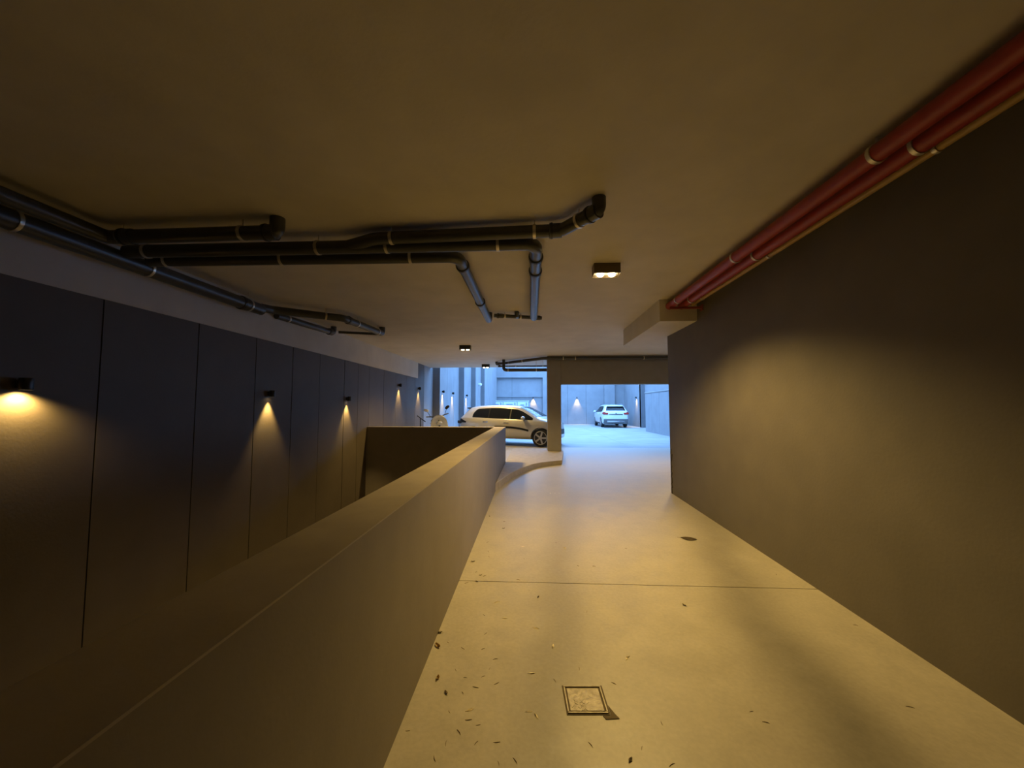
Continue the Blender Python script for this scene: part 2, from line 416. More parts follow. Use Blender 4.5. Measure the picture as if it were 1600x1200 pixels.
# ------------------------------------------------------------------ pipes
def clampring(root, p, d, r, top=None, m='clamp_metal', name='clamp'):
    bm = bmesh.new(); d = d.normalized()
    add_tube(bm, [p-d*.012, p+d*.012], r+.006, 18)
    if top is not None: add_tube(bm, [Vector((p.x, p.y, p.z+r)), Vector((p.x, p.y, top))], .005, 6)
    return obj(name, bm, m, root, True)
def pipe(name, label, pts, r, m='pipe_plastic', bend=.1, clamps=(), couplings=(), group=None, cat='pipe', top=ZC, cmat='clamp_metal'):
    pts = [Vector(p) for p in pts]
    base = pts[0].copy()
    root = thing(name, label, cat, base, 0, group)
    loc = [p-base for p in pts]
    bm = bmesh.new(); add_tube(bm, fillet(loc, bend), r, 18); obj('pipe_run', bm, m, root, True)
    def along(i, t): return loc[i].lerp(loc[i+1], t), (loc[i+1]-loc[i])
    for i, t in clamps:
        p, d = along(i, t); clampring(root, p, d, r, None if top is None else top-.002-base.z, cmat)
    for i, t in couplings:
        p, d = along(i, t); d = d.normalized()
        bm = bmesh.new(); add_tube(bm, [p-d*.05, p-d*.046, p-d*.03, p-d*.03, p+d*.05], [r+.002, r+.011, r+.011, r+.007, r+.007], 18); obj('coupling', bm, 'pipe_plastic', root, True)
        bm = bmesh.new(); add_tube(bm, [p-d*.034, p-d*.022], r+.0125, 18); obj('seal_ring', bm, 'coupling_rubber', root, True)
    return root
zp = ZC-.115
def P(u, v, z=zp): return on_z(u, v, z)
def frac(a, b, u):   # where along a-b (pixel x) a clamp sits, in 3-D
    pa, pb = a, b; lo, hi = 0., 1.
    def px(t):
        q = pa.lerp(pb, t); c = R3.transposed() @ (q-Vector((0, 0, CH)))
        return 800+F*c.x/-c.z if c.z < -.05 else math.copysign(1e9, c.x)
    s = px(1) > px(0)
    for _ in range(30):
        m_ = (lo+hi)/2
        if (px(m_) < u) == s: lo = m_
        else: hi = m_
    return (lo+hi)/2
# trunk along the left wall
xt = XL+.17
T = [Vector((xt, -6, zp-.055)), Vector((xt, on_x(408, 484, xt).y, zp-.055))]
Tend = T[1]
pA = P(537, 497.5); pB = P(597, 521)
t1 = pipe('drain_pipe', 'thick dark collector pipe hung in the corner over the left wall beam', T+[], .075, clamps=[(0, frac(*T, 20)), (0, frac(*T, 230)), (0, frac(*T, 388))], couplings=[(0, .97)], group='dark drain pipes under the ceiling')
# branches after the trunk
brA = [Tend+Vector((.0, .01, .03)), Tend+Vector((.02, .2, .05)), pA, pB, pB+Vector((0, 0, .1135))]
pipe('drain_pipe', 'dark drain branch beyond the collector pipe, bending once towards the ceiling opening', brA, .055, clamps=[(1, frac(brA[1], brA[2], 509)), (2, frac(brA[2], brA[3], 558)), (2, frac(brA[2], brA[3], 590))], couplings=[(2, .12)], group='dark drain pipes under the ceiling', bend=.06)
pC = P(432, 493, zp-.02); pD = P(521, 520, zp-.02)
pC.x = pC.x; 
brB = [pC, pD, pD+Vector((0, 0, .1135))]
pipe('drain_pipe', 'short lower drain branch running along the left beam', brB, .05, clamps=[(0, frac(pC, pD, 450))], couplings=[(0, .93)], group='dark drain pipes under the ceiling', bend=.06)
pipe('drain_pipe', 'thin link pipe between the two drain branches by the left beam', [P(529, 519, ZC-.06), P(592, 522, ZC-.06)], .025, couplings=[], clamps=[], group='dark drain pipes under the ceiling')
# long cross pipes
xw = xt+.083
def left_end(u, v, u2, v2, z=zp):
    a, b = P(u, v, z), P(u2, v2, z); t = (xw-b.x)/(a.x-b.x); return b.lerp(a, t)
l4 = left_end(190, 371, 378, 367.5); l4 = l4.lerp(P(433, 363), (.15)/(P(433, 363).x-l4.x))
pipe('drain_pipe', 'dark pipe beside the collector that turns across and ends in a bare elbow', [Vector((l4.x, -6, zp)), l4, P(433, 363), P(433, 363)+Vector((0, 0, .1135))], .055, clamps=[(0, .86), (1, frac(l4, P(433, 363), 192)), (1, frac(l4, P(433, 363), 379))], couplings=[(1, .96), (1, .12)], group='dark drain pipes under the ceiling', bend=.05)
l2 = left_end(440, 388.5, 778, 381.5)
c2 = P(838, 380); f2 = P(834, 497)
pipe('drain_pipe', 'long grey drain pipe that turns at a right angle towards the courtyard', [l2, c2, f2, f2+Vector((0, 0, .1135))], .056, clamps=[(0, frac(l2, c2, u)) for u in (230, 497, 605, 778)], couplings=[(1, .12), (1, .25)], group='dark drain pipes under the ceiling', bend=.13)
l3 = left_end(440, 405, 641, 402.5)
c3 = P(716, 401); f3 = P(764, 500)
pipe('drain_pipe', 'grey drain pipe that bends diagonally towards the courtyard', [l3, c3, f3, f3+Vector((0, 0, .1135))], .055, clamps=[(0, frac(l3, c3, u)) for u in (262, 441, 642)], couplings=[(1, .10), (1, .6)], group='dark drain pipes under the ceiling', bend=.11)
z1 = ZC-.09
s1 = P(556, 377, z1); m1 = P(877, 360, z1); n1 = P(936, 328, z1)
pipe('drain_pipe', 'dark drain pipe with a kinked end rising into the ceiling above the lane', [P(540, 386, z1-.02), P(585, 373, z1), m1, n1, n1+Vector((0, 0, .0885))], .05, clamps=[(1, frac(P(585, 373, z1), m1, 612)), (1, frac(P(585, 373, z1), m1, 835)), (2, .5)], couplings=[(1, .97), (2, .86)], group='dark drain pipes under the ceiling', bend=.05)
mf = [P(772, 493, ZC-.06), P(846, 497, ZC-.06)]
mp = pipe('drain_pipe', 'thin black manifold pipe linking the two grey pipe ends', mf, .03, clamps=[(0, .22), (0, .55)], couplings=[(0, .12), (0, .9)], group='dark drain pipes under the ceiling')
bm = bmesh.new(); q = (mf[1]-mf[0])*.48; add_tube(bm, [q, q+Vector((0, -.10, 0)), q+Vector((0, -.12, .05))], .035, 14); obj('branch_stub', bm, 'pipe_plastic', mp, True)
# pipes on the header and by the column
yh = YCOL-.09; zh = on_y(960, 559.3, yh).z
hp = [Vector((9, yh, zh)), Vector((on_y(849, 559, yh).x, yh, zh)), P(776, 569, zh-.0), P(776, 569, zh)+Vector((0, 0, ZC-.002-zh))]
pipe('drain_pipe', 'black drain pipe along the header beam, bending away past the column', hp, .045, clamps=[(0, frac(hp[0], hp[1], 1006)), (0, frac(hp[0], hp[1], 899)), (0, frac(hp[0], hp[1], 880)), (1, frac(hp[1], hp[2], 817))], couplings=[(1, .95)], group='black pipes by the column', bend=.08)
yp = YCOL+.75
a0 = on_y(787, 571, yp); a1 = on_y(787, 578.3, yp); a2 = on_y(870, 578.6, yp)
pipe('drain_pipe', 'black horizontal pipe with an upturned elbow left of the column', [Vector((a0.x, yp, ZC-.002)), Vector((a1.x, yp, a1.z)), Vector((a2.x, yp, a1.z))], .05, clamps=[(1, frac(Vector((a1.x, yp, a1.z)), Vector((a2.x, yp, a1.z)), 794)), (1, frac(Vector((a1.x, yp, a1.z)), Vector((a2.x, yp, a1.z)), 838))], couplings=[], group='black pipes by the column', bend=.1)
b0 = on_y(778, 572.3, yp+.25); b2 = on_y(872, 573, yp+.25)
pipe('drain_pipe', 'thin black pipe running above the elbowed pipe left of the column', [b0, Vector((b2.x, yp+.25, b0.z))], .022, couplings=[(0, .04)], clamps=[(0, .3), (0, .75)], group='black pipes by the column')
# red fire pipes and the ochre one along the right wall
def along_right(slope_pt, z, ytop):
    return on_z(slope_pt[0], slope_pt[1], z).x
zr = ZC-.085
red = []
for i, (pt, r, m, lab, zz, us) in enumerate((((1370, 240), .05, 'red_pipe_paint', 'red sprinkler pipe along the right wall, farther from the wall', ZC-.095, (1370, 1150, 1060)),
        ((1437, 226), .05, 'red_pipe_paint', 'red sprinkler pipe along the right wall, middle of three pipes', ZC-.095, (1437, 1183, 1081)),
        ((1465, 231), .024, 'ochre_pipe_paint', 'thin ochre pipe tucked against the top of the right wall', ZC-.075, (1465, 1202, 1098)))):
    xx = on_z(pt[0], pt[1], zz).x
    xx = min(xx, XR-r-.004)
    a, b = Vector((xx, -6, zz)), Vector((xx, y0b+.02, zz))
    print('right pipe', i, xx)
    pipe('fire_pipe' if i < 2 else 'gas_pipe', lab, [a, b], r, m, clamps=[(0, frac(a, b, u)) for u in us], cmat='clamp_metal', group='pipes along the right wall')
br = thing('pipe_bracket', 'red steel bracket holding the three pipes in front of the right beam', 'bracket', (XR, y0b-.16, ZC-.125))
box('bar', xb+.08-XR, 0, -.015, .015, -.05, -.024, 'bracket_red', br)
box('wall_plate', -.01, 0, -.04, .04, -.08, -.0, 'bracket_red', br)

# ------------------------------------------------------------------ drain cover in the floor
cs = [on_floor(u, v) for u, v in ((881, 1073), (940, 1073), (949, 1117), (886, 1115))]
dc = sum(cs, Vector())/4; w = ((cs[1]-cs[0]).length+(cs[2]-cs[3]).length)/4; d_ = ((cs[3]-cs[0]).length+(cs[2]-cs[1]).length)/4
rz = math.atan2((cs[1]-cs[0]).y, (cs[1]-cs[0]).x)
dr = thing('drain_cover', 'worn square metal drain cover set into the concrete lane', 'drain cover', dc+Vector((0, 0, .001)), rz)
dr.rotation_euler = (math.atan(SL), 0, rz)
box('gap_seal', -w-.006, w+.008, -d_-.006, d_+.006, -.003, .0012, 'drain_gap', dr)
for nm, a in (('frame_bar', (-w, w, d_-.008, d_)), ('frame_bar', (-w, w, -d_, -d_+.008)), ('frame_bar', (-w, -w+.008, -d_+.0085, d_-.0085)), ('frame_bar', (w-.008, w, -d_+.0085, d_-.0085))):
    box(nm, *a, 0, .006, 'drain_frame', dr, bevel=.0015)
bm = bmesh.new(); add_box(bm, -w+.016, w-.016, -d_+.016, d_-.016, .0, .003); pl = obj('plate', bm, 'drain_metal', dr, bevel=.001)
bm = bmesh.new(); add_prism(bm, [(w+.01, -d_+.05), (w+.03, -d_-.0), (w+.045, -d_-.028), (w-.02, -d_-.032), (w-.03, -d_-.012), (w+.01, -d_-.012)], .0, .0022); obj('mortar_break', bm, 'drain_gap', dr)
for k in range(14):
    sx = random.uniform(-.8, .2)*w; sy = random.uniform(-.85, -.1)*d_
    bm = bmesh.new(); add_box(bm, -.008, .008, -.0015, .0015, 0, .0015, Matrix.Translation((sx, sy, .003)) @ Matrix.Rotation(.785*(1 if k % 2 else -1), 4, 'Z')); obj('tread_bar', bm, 'drain_frame', pl)

# ------------------------------------------------------------------ leaves and stalks on the lane
def leaf_mesh(name, L, Wd, curl, fold, m):
    bm = bmesh.new(); n = 7; rows = []
    for i in range(n):
        t = i/(n-1); ww = Wd*math.sin(math.pi*min(max(t, .02), .98))**.8; zc = curl*(t-.5)**2*4+.0015
        rows.append([bm.verts.new(((t-.5)*L, s*ww, zc+fold*abs(s))) for s in (-1, 0, 1)])
    for a, b in zip(rows, rows[1:]):
        for k in range(2): bm.faces.new((a[k], a[k+1], b[k+1], b[k]))
    e = bmesh.ops.solidify(bm, geom=bm.faces[:], thickness=.0008)
    add_tube(bm, [(-L*.5, 0, curl+.0015), (-L*.72, Wd*.2, .0015)], .0008, 5)
    bmesh.ops.recalc_face_normals(bm, faces=bm.faces[:])
    for f in bm.faces: f.smooth = True
    zmin = min(v.co.z for v in bm.verts)
    for v in bm.verts: v.co.z -= zmin
    me = bpy.data.meshes.new(name); bm.to_mesh(me); bm.free(); me.materials.append(MATS[m]); return me
def stalk_mesh(L):
    bm = bmesh.new(); add_tube(bm, [(-L/2, 0, .0022), (-L*.15, L*.04, .003), (L*.2, L*.03, .003), (L/2, -L*.06, .002)], [.0012, .0022, .002, .0008], 6)
    zmin = min(v.co.z for v in bm.verts)
    for v in bm.verts: v.co.z -= zmin
    me = bpy.data.meshes.new('leaf_stalk'); bm.to_mesh(me); bm.free(); me.materials.append(MATS['leaf_stalk_brown']); return me
ME = {'p': leaf_mesh('dry_leaf', .045, .008, .001, .0008, 'leaf_pale'), 'd': leaf_mesh('dry_leaf', .045, .012, .008, .006, 'leaf_dark'),
      'o': leaf_mesh('dry_leaf', .05, .013, .008, .006, 'leaf_ochre'), 't': stalk_mesh(.042)}
INFO = {'p': ('dry_leaf', 'small pale curled dry leaf lying on the concrete lane', 'leaf', 'pale dry leaves on the lane'),
        'd': ('dry_leaf', 'small dark brown dry leaf lying on the concrete lane', 'leaf', 'dark dry leaves on the lane'),
        'o': ('dry_leaf', 'ochre yellow dry leaf lying by the foot of the parapet', 'leaf', 'ochre leaves by the parapet'),
        't': ('leaf_stalk', 'thin brown leaf stalk lying on the concrete lane', 'stalk', 'leaf stalks on the lane')}
LEAVES = '''d765,807 t788,815 d787,826 t762,847 t763,862 t764,870 d739,878 t744,894 d751,899 t757,900 d745,909 t729,911 p817,854 p883,856 t819,873 t869,848
t810,906 d841,933 t827,923 p776,941 p789,966 t756,961 p838,982 d687,989 t759,990 t700,1004 o684,1010 t723,1013 t755,1014 t774,1030 t765,1045 t712,1047
t727,1059 t755,1057 p831,1052 t776,1068 o684,1060 d697,1083 t723,1083 t743,1074 p735,1109 t702,1112 p838,1119 p827,1112 t732,1125 t747,1133 t637,1142
t717,1144 t697,1161 t744,1161 t776,1160 t679,1185 t779,1193 t805,1189 t867,1064 p864,1010 d1069,946 t1174,1112 t1034,1130 t1197,1129 t1337,977
t1422,1105 t917,956 t1003,1169 d985,1188 t923,1164 t983,1026 t1050,1195 t959,1068 t905,1045 p980,1028 t903,884 t928,885 t978,857 p860,771 p867,771 p874,771 t1213,898'''.split()
for s in LEAVES:
    k = s[0]; u, v = map(float, s[1:].split(','))
    p = on_floor(u, v); nm, lab, cat, grp = INFO[k]
    o = bpy.data.objects.new(nm, ME[k]); COL.objects.link(o); o.location = p; sc = random.uniform(.65, 1.1)*(.75 if k in 'td' else 1)
    o.scale = (sc, sc, sc); o.rotation_euler = (math.atan(SL), 0, random.uniform(0, 6.28)); tag(o, lab, cat, grp)
bl = bpy.data.objects.new('dry_leaf', leaf_mesh('dry_leaf', .16, .06, .004, .003, 'leaf_dark')); COL.objects.link(bl)
bl.location = on_floor(1076, 842); bl.rotation_euler = (0, 0, -.35); tag(bl, 'large dark brown leaf lying alone near the right wall', 'leaf')

# ------------------------------------------------------------------ cars
def lerp1(tab, x):
    if x <= tab[0][0]: return tab[0][1]
    for (a, b), (c, d) in zip(tab, tab[1:]):
        if x <= c:
            t = (x-a)/(c-a); return b+(d-b)*t
    return tab[-1][1]
def smooth_tab(tab, n=8):
    out = []
    for i in range(len(tab)-1):
        p0 = tab[max(i-1, 0)]; p1 = tab[i]; p2 = tab[i+1]; p3 = tab[min(i+2, len(tab)-1)]
        m1_ = (p2[1]-p0[1])/(p2[0]-p0[0]) if p2[0] != p0[0] else 0; m2_ = (p3[1]-p1[1])/(p3[0]-p1[0]) if p3[0] != p1[0] else 0
        h = p2[0]-p1[0]
        for k in range(n):
            t = k/n; out.append((p1[0]+h*t, (2*t**3-3*t*t+1)*p1[1]+(t**3-2*t*t+t)*h*m1_+(-2*t**3+3*t*t)*p2[1]+(t**3-t*t)*h*m2_))
    out.append(tab[-1]); return out
def clamp(v, a, b): return max(a, min(b, v))
def car(name, label, spec, loc, rz):
    if 'nose' in spec:
        for k_ in ('top', 'plan'): spec[k_] = [(x if x < 1.3 else 1.3+(x-1.3)*spec['nose'], z) for x, z in spec[k_]]
        spec['head'] = (1.48, 1.70)+spec['head'][2:]
    top = smooth_tab(spec['top']); plan = smooth_tab(spec['plan']); belt = spec['belt']; zb = spec['zb']
    xs0, xs1 = spec['top'][0][0], spec['top'][-1][0]
    def section(x):
        zt = lerp1(top, x); W = lerp1(plan, x); be = min(lerp1(belt, x), zt-.05)
        k = clamp((zt-be)/.42, 0, 1); Wr = W*(.90-.20*k); rd = .02+.05*k
        zlo = zb+clamp((abs(x)-1.65)*.35, 0, .14)
        return [(W*.90, zlo), (W*.97, zlo+.08), (W*.99, zlo+(be-zlo)*.38), (W, zlo+(be-zlo)*.72), (W*.985, be-.03), (W*.955, be),
                (W*.955+(Wr-W*.955)*.5, be+(zt-rd-be)*.5), (Wr, zt-rd), (Wr*.93, zt-rd*.45), (Wr*.78, zt-rd*.15), (Wr*.4, zt-.004), (0, zt)]
    def hwid(x, z):
        s = section(x)[:8]
        for (y0, z0), (y1, z1_) in zip(s, s[1:]):
            if z <= z1_: return y0+(y1-y0)*clamp((z-z0)/max(z1_-z0, 1e-5), 0, 1)
        return s[-1][0]
    def topz(x, y):
        s = section(x)[7:][::-1]
        for (y0, z0), (y1, z1_) in zip(s, s[1:]):
            if y <= y1: return z0+(z1_-z0)*clamp((y-y0)/max(y1-y0, 1e-5), 0, 1)
        return s[-1][1]
    root = thing(name, label, 'car', loc, rz)
    bm = bmesh.new(); rings = []
    N = 64
    for i in range(N+1):
        t = i/N; t = t+.06*math.sin(2*math.pi*t)*-1
        x = xs0+(xs1-xs0)*t; s = section(x)
        rings.append([bm.verts.new((x, -y, z)) for y, z in s]+[bm.verts.new((x, y, z)) for y, z in s[-2::-1]])
    n = len(rings[0])
    for a, b in zip(rings, rings[1:]):
        for k in range(n): bm.faces.new((a[k], a[(k+1) % n], b[(k+1) % n], b[k]))
    bm.faces.new(rings[0][::-1]); bm.faces.new(rings[-1])
    bmesh.ops.recalc_face_normals(bm, faces=bm.faces[:])
    body = obj('body', bm, spec['paint'], root, True)
    def outward(ob):
        b2 = bmesh.new(); b2.from_mesh(ob.data)
        if b2.calc_volume(signed=True) < 0: bmesh.ops.reverse_faces(b2, faces=b2.faces[:])
        b2.to_mesh(ob.data); b2.free()
    outward(body)
    # wheel arches
    wr_, wx = spec['wr'], spec['wheels']
    bm = bmesh.new()
    for x in wx:
        for s in (-1, 1):
            add_tube(bm, [(x, s*.56, wr_), (x, s*1.1, wr_)], wr_+.045, 28)
    cut = obj('cut', bm, spec['paint'])
    outward(cut)
    mod = body.modifiers.new('arch', 'BOOLEAN'); mod.object = cut; mod.operation = 'DIFFERENCE'; mod.solver = 'EXACT'; mod.use_self = True
    cut.parent = root
    bpy.context.view_layer.update()
    dg = bpy.context.evaluated_depsgraph_get(); me = bpy.data.meshes.new_from_object(body.evaluated_get(dg)); body.modifiers.clear(); body.data = me
    bpy.data.objects.remove(cut)
    me.materials.clear(); me.materials.append(MATS[spec['paint']])
    def side_patch(nm, x0, x1, zl, zu, m, s, off=.007, nx=12, nz=5):
        bm = bmesh.new(); g_ = []
        for i in range(nx+1):
            x = x0+(x1-x0)*i/nx; a, b = zl(x), zu(x)
            g_.append([bm.verts.new((x, s*(hwid(x, a+(b-a)*j/nz)+off), a+(b-a)*j/nz)) for j in range(nz+1)])
        for a, b in zip(g_, g_[1:]):
            for j in range(nz): bm.faces.new((a[j], a[j+1], b[j+1], b[j]))
        bmesh.ops.solidify(bm, geom=bm.faces[:], thickness=.012)
        return obj(nm, bm, m, root, True)
    def top_patch(nm, x0, x1, fy, m, off=.008, nx=8, ny=10):
        bm = bmesh.new(); g_ = []
        for i in range(nx+1):
            x = x0+(x1-x0)*i/nx; Wt = section(x)[7][0]*fy
            g_.append([bm.verts.new((x+spec_sign(x)*off, y, topz(x, abs(y))+off)) for y in [-Wt+2*Wt*j/ny for j in range(ny+1)]])
        for a, b in zip(g_, g_[1:]):
            for j in range(ny): bm.faces.new((a[j], a[j+1], b[j+1], b[j]))
        bmesh.ops.solidify(bm, geom=bm.faces[:], thickness=.012)
        return obj(nm, bm, m, root, True)
    def spec_sign(x): return 1 if x > 0 else -1
    zl = lambda x: lerp1(belt, x)+.015
    def zu(x):
        a = lerp1(top, x)-.115
        r0, r1 = spec['win'][0], spec['win'][-1]
        e = clamp((x-r0)/.22, 0, 1); a = zl(x)+(a-zl(x))*(.35+.65*math.sin(e*math.pi/2)**.7)
        return max(a, zl(x)+.01)
    W_ = spec['win']
    for s in (-1, 1):
        side_patch('window_surround', W_[0], W_[-1], zl, zu, 'car_trim_black', s, .003, 24)
        for a, b in zip(W_, W_[1:]):
            side_patch('side_window', a+.018, b-.018, zl, zu, 'car_glass', s)
        side_patch('sill', wx[0]+wr_+.06, wx[1]-wr_-.06, lambda x: zb+.012, lambda x: zb+.085, spec['sill'], s, .012)
        if spec.get('reflection_band'):
            st = spec['reflection_band']; side_patch('side_reflection', st[0][0], st[-1][0], lambda x: lerp1(st, x)-.035, lambda x: lerp1(st, x)+.035, 'car_trim_black', s, .006, 16, 2)  # dark reflection along the doors, laid on as a black band
        for hx in spec['handles']:
            hz = lerp1(belt, hx)-.12; y = hwid(hx, hz)
            box('door_handle', hx-.1, hx+.1, s*y-.012, s*y+.02*1 if s > 0 else s*y+.012, hz-.018, hz+.018, 'chrome', root, bevel=.006)
        # mirror
        mx_ = W_[-1]-.32; mz = lerp1(belt, mx_)+.05; y = hwid(mx_, mz)
        bm = bmesh.new(); bmesh.ops.create_uvsphere(bm, u_segments=14, v_segments=8, radius=1, matrix=Matrix.Translation((mx_, s*(y+.13), mz+.02)) @ Matrix.Diagonal((.075, .105, .07, 1)))
        mo = obj('wing_mirror', bm, spec['paint'], root, True)
        bm = bmesh.new(); add_tube(bm, [(mx_, s*(y-.01), mz-.04), (mx_, s*(y+.10), mz-.02)], .028, 8); obj('mirror_arm', bm, 'car_trim_black', mo)
        # lamps
        lx = spec['tail']; side_patch('tail_light', lx[0], lx[1], lambda x: lx[2], lambda x: lx[2]+(lx[3]-lx[2])*clamp((lx[1]-x)/(lx[1]-lx[0])+.25, .25, 1), spec['tailmat'], s, .012)
        hx = spec['head']; side_patch('headlight', hx[0], hx[1], lambda x: hx[2], lambda x: hx[3], 'lamp_clear', s, .01)
        # wheels
        for x in wx:
            wy = s*(spec['track'])
            bm = bmesh.new(); add_tube(bm, [(x, wy-s*.10, wr_), (x, wy-s*.095, wr_), (x, wy-s*.07, wr_), (x, wy+s*.07, wr_), (x, wy+s*.095, wr_), (x, wy+s*.1, wr_)], [wr_-.10, wr_-.03, wr_, wr_, wr_-.03, wr_-.10], 32)
            wh = obj('wheel', bm, 'tyre_rubber', root, True)
            bm = bmesh.new()
            add_tube(bm, [(x, wy+s*.085, wr_), (x, wy+s*.104, wr_)], wr_-.095, 24)
            obj('wheel_well', bm, 'car_trim_black', wh, True)
            bm = bmesh.new()
            for k in range(5):
                M = Matrix.Translation((x, wy+s*.106, wr_)) @ Matrix.Rotation(k*2*math.pi/5+.3, 4, 'Y')
                add_box(bm, -.028, .028, -.008, .012 if s > 0 else .008, .02, wr_-.10, M)
            add_tube(bm, [(x, wy+s*.098, wr_), (x, wy+s*.122, wr_)], .05, 14)
            rr_ = wr_-.095; ring = [(x+rr_*math.cos(a*math.pi/12), wy+s*.104, wr_+rr_*math.sin(a*math.pi/12)) for a in range(25)]
            add_tube(bm, ring, .012, 6, False)
            obj('rim', bm, 'rim_alloy', wh, True)
    top_patch('windshield', spec['ws'][0], spec['ws'][1], .93, 'car_glass')
    top_patch('rear_window', spec['rw'][0], spec['rw'][1], .90, 'car_glass')
    # rear and front dress
    xr = xs0; W = lerp1(plan, xs0+.12)
    bz0, bz1 = spec['bumper']
    box('rear_bumper', xr-.03, xr+.25, -W*.97, W*.97, bz0, bz1, spec['bumpmat'], root, bevel=.03)
    box('skid_plate', xr-.045, xr+.1, -W*.72, W*.72, bz0+.05, bz0+.15, 'chrome' if spec['skid'] else spec['bumpmat'], root, bevel=.015)
    box('trunk_strip', xr-.012, xr+.1, -W*.55, W*.55, spec['strip']-.018, spec['strip']+.018, 'car_trim_black', root, bevel=.005)
    bm = bmesh.new(); add_tube(bm, [(xr-.02, 0, spec['strip']+.07), (xr+.08, 0, spec['strip']+.07)], .035, 16); obj('emblem', bm, 'chrome', root, True)
    for s in (-1, 1):
        box('tail_lamp_cluster', xr-.015, xr+.2, *sorted((s*W*.62, s*W*1.03)), spec['strip']-.02, spec['strip']+.10, spec['tailmat'], root, bevel=.03)
    xf = xs1; Wf = lerp1(plan, xs1-.12)
    box('front_grille', xf-.2, xf+.008, -Wf*.6, Wf*.6, zb+.14, zb+.34, 'car_trim_black', root, bevel=.02)
    # spoiler and aerial
    sx = spec['rw'][1]
    box('roof_spoiler', sx-.16, sx+.06, -.52, .52, lerp1(top, sx)-.03, lerp1(top, sx)+.02, spec['spoil'], root, bevel=.012)
    box('underbody', wx[0]-.45, wx[1]+.45, -.55, .55, zb+.01, zb+.15, 'car_trim_black', root)
    if spec.get('rails'):
        for s in (-1, 1):
            bm = bmesh.new(); add_tube(bm, [(x, s*section(x)[7][0]*.95, lerp1(top, x)+(.0 if q in (0, 10) else .035)) for q, x in enumerate([-1.5+2.1*q/10 for q in range(11)])], .016, 8); obj('roof_rail', bm, 'chrome', root, True)
    return root
HATCH = dict(nose=.66, top=[(-2.0, .60), (-1.99, .80), (-1.95, .95), (-1.88, 1.03), (-1.72, 1.19), (-1.56, 1.35), (-1.38, 1.405), (-1.0, 1.435), (-.45, 1.45), (.1, 1.43), (.45, 1.37), (.8, 1.20), (1.15, 1.00), (1.3, .965), (1.6, .91), (1.85, .80), (1.98, .62), (2.02, .50)],
    plan=[(-2.0, .62), (-1.93, .74), (-1.7, .82), (-1.2, .86), (0, .87), (1.3, .86), (1.7, .80), (1.92, .66), (2.02, .50)],
    belt=[(-2, .99), (-1.4, .985), (0, .935), (1.1, .90), (2.02, .8)], zb=.25, paint='car_silver', sill='car_silver', wr=.315, wheels=(-1.27, 1.27), track=.745,
    win=[-1.38, -.72, .12, .98], handles=(-.82, .0), tail=(-1.97, -1.62, .80, .96), tailmat='car_trim_black', head=(1.55, 1.93, .66, .80), ws=(.42, 1.08), rw=(-1.86, -1.58),
    bumper=(.24, .42), bumpmat='bumper_grey', skid=False, strip=.78, spoil='car_trim_black', reflection_band=[(-.45, .665), (-.2, .67), (.2, .655), (.55, .62), (.84, .555)])
SUV = dict(top=[(-2.08, .70), (-2.07, .92), (-2.03, 1.06), (-1.98, 1.12), (-1.84, 1.30), (-1.72, 1.46), (-1.5, 1.52), (-1.0, 1.55), (-.4, 1.55), (.15, 1.53), (.5, 1.45), (.85, 1.25), (1.15, 1.08), (1.35, 1.04), (1.7, .98), (1.92, .86), (2.04, .66), (2.08, .52)],
    plan=[(-2.08, .70), (-2.0, .80), (-1.8, .86), (-1.2, .885), (0, .89), (1.3, .88), (1.7, .82), (1.95, .68), (2.08, .52)],
    belt=[(-2.1, 1.06), (-1.4, 1.04), (0, 1.0), (1.1, .98), (2.1, .88)], zb=.24, paint='car_white', sill='bumper_grey', wr=.335, wheels=(-1.27, 1.27), track=.765,
    win=[-1.5, -.8, .1, 1.0], handles=(-.85, .0), tail=(-2.04, -1.75, .93, 1.05), tailmat='tail_red', head=(1.6, 1.98, .72, .86), ws=(.47, 1.1), rw=(-1.97, -1.74),
    bumper=(.30, .58), bumpmat='bumper_grey', skid=True, strip=.90, spoil='car_white', rails=True)
TH = math.radians(19)
cw = on_z(846, 698.5, ZF)      # front wheel contact
fw = Vector((1.27*math.cos(TH)-.745*math.sin(TH), -1.27*math.sin(TH)-.745*math.cos(TH), 0))
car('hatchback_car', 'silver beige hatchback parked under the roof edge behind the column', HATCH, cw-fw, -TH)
rwp = on_z(959, 667.5, ZF)
car('suv_car', 'white compact SUV parked at the far end of the courtyard, seen from behind', SUV, Vector((rwp.x, rwp.y+1.3, ZF)), math.radians(90))

# ------------------------------------------------------------------ motorcycle
mp_ = on_z(687, 690, ZF); mp_ = Vector((on_y(690, 640, 12.9).x, 12.9, ZF))
mb = thing('motorcycle', 'white scooter motorcycle parked beyond the ramp parapet by the left wall', 'motorcycle', mp_, math.radians(-70))
mb.rotation_euler = (math.radians(9), 0, math.radians(-70))
for x, nm in ((-.66, 'rear_wheel'), (.68, 'front_wheel')):
    ring = [(x+.2*math.cos(a*math.pi/14), 0, .26+.2*math.sin(a*math.pi/14)) for a in range(29)]
    bm = bmesh.new(); add_tube(bm, ring, .06, 10, False); wh = obj(nm, bm, 'tyre_rubber', mb, True)
    bm = bmesh.new()
    for k in range(5):
        add_box(bm, -.02, .02, -.02, .02, .0, .16, Matrix.Translation((x, 0, .26)) @ Matrix.Rotation(k*1.2566, 4, 'Y'))
    obj('rim', bm, 'rim_alloy', wh)
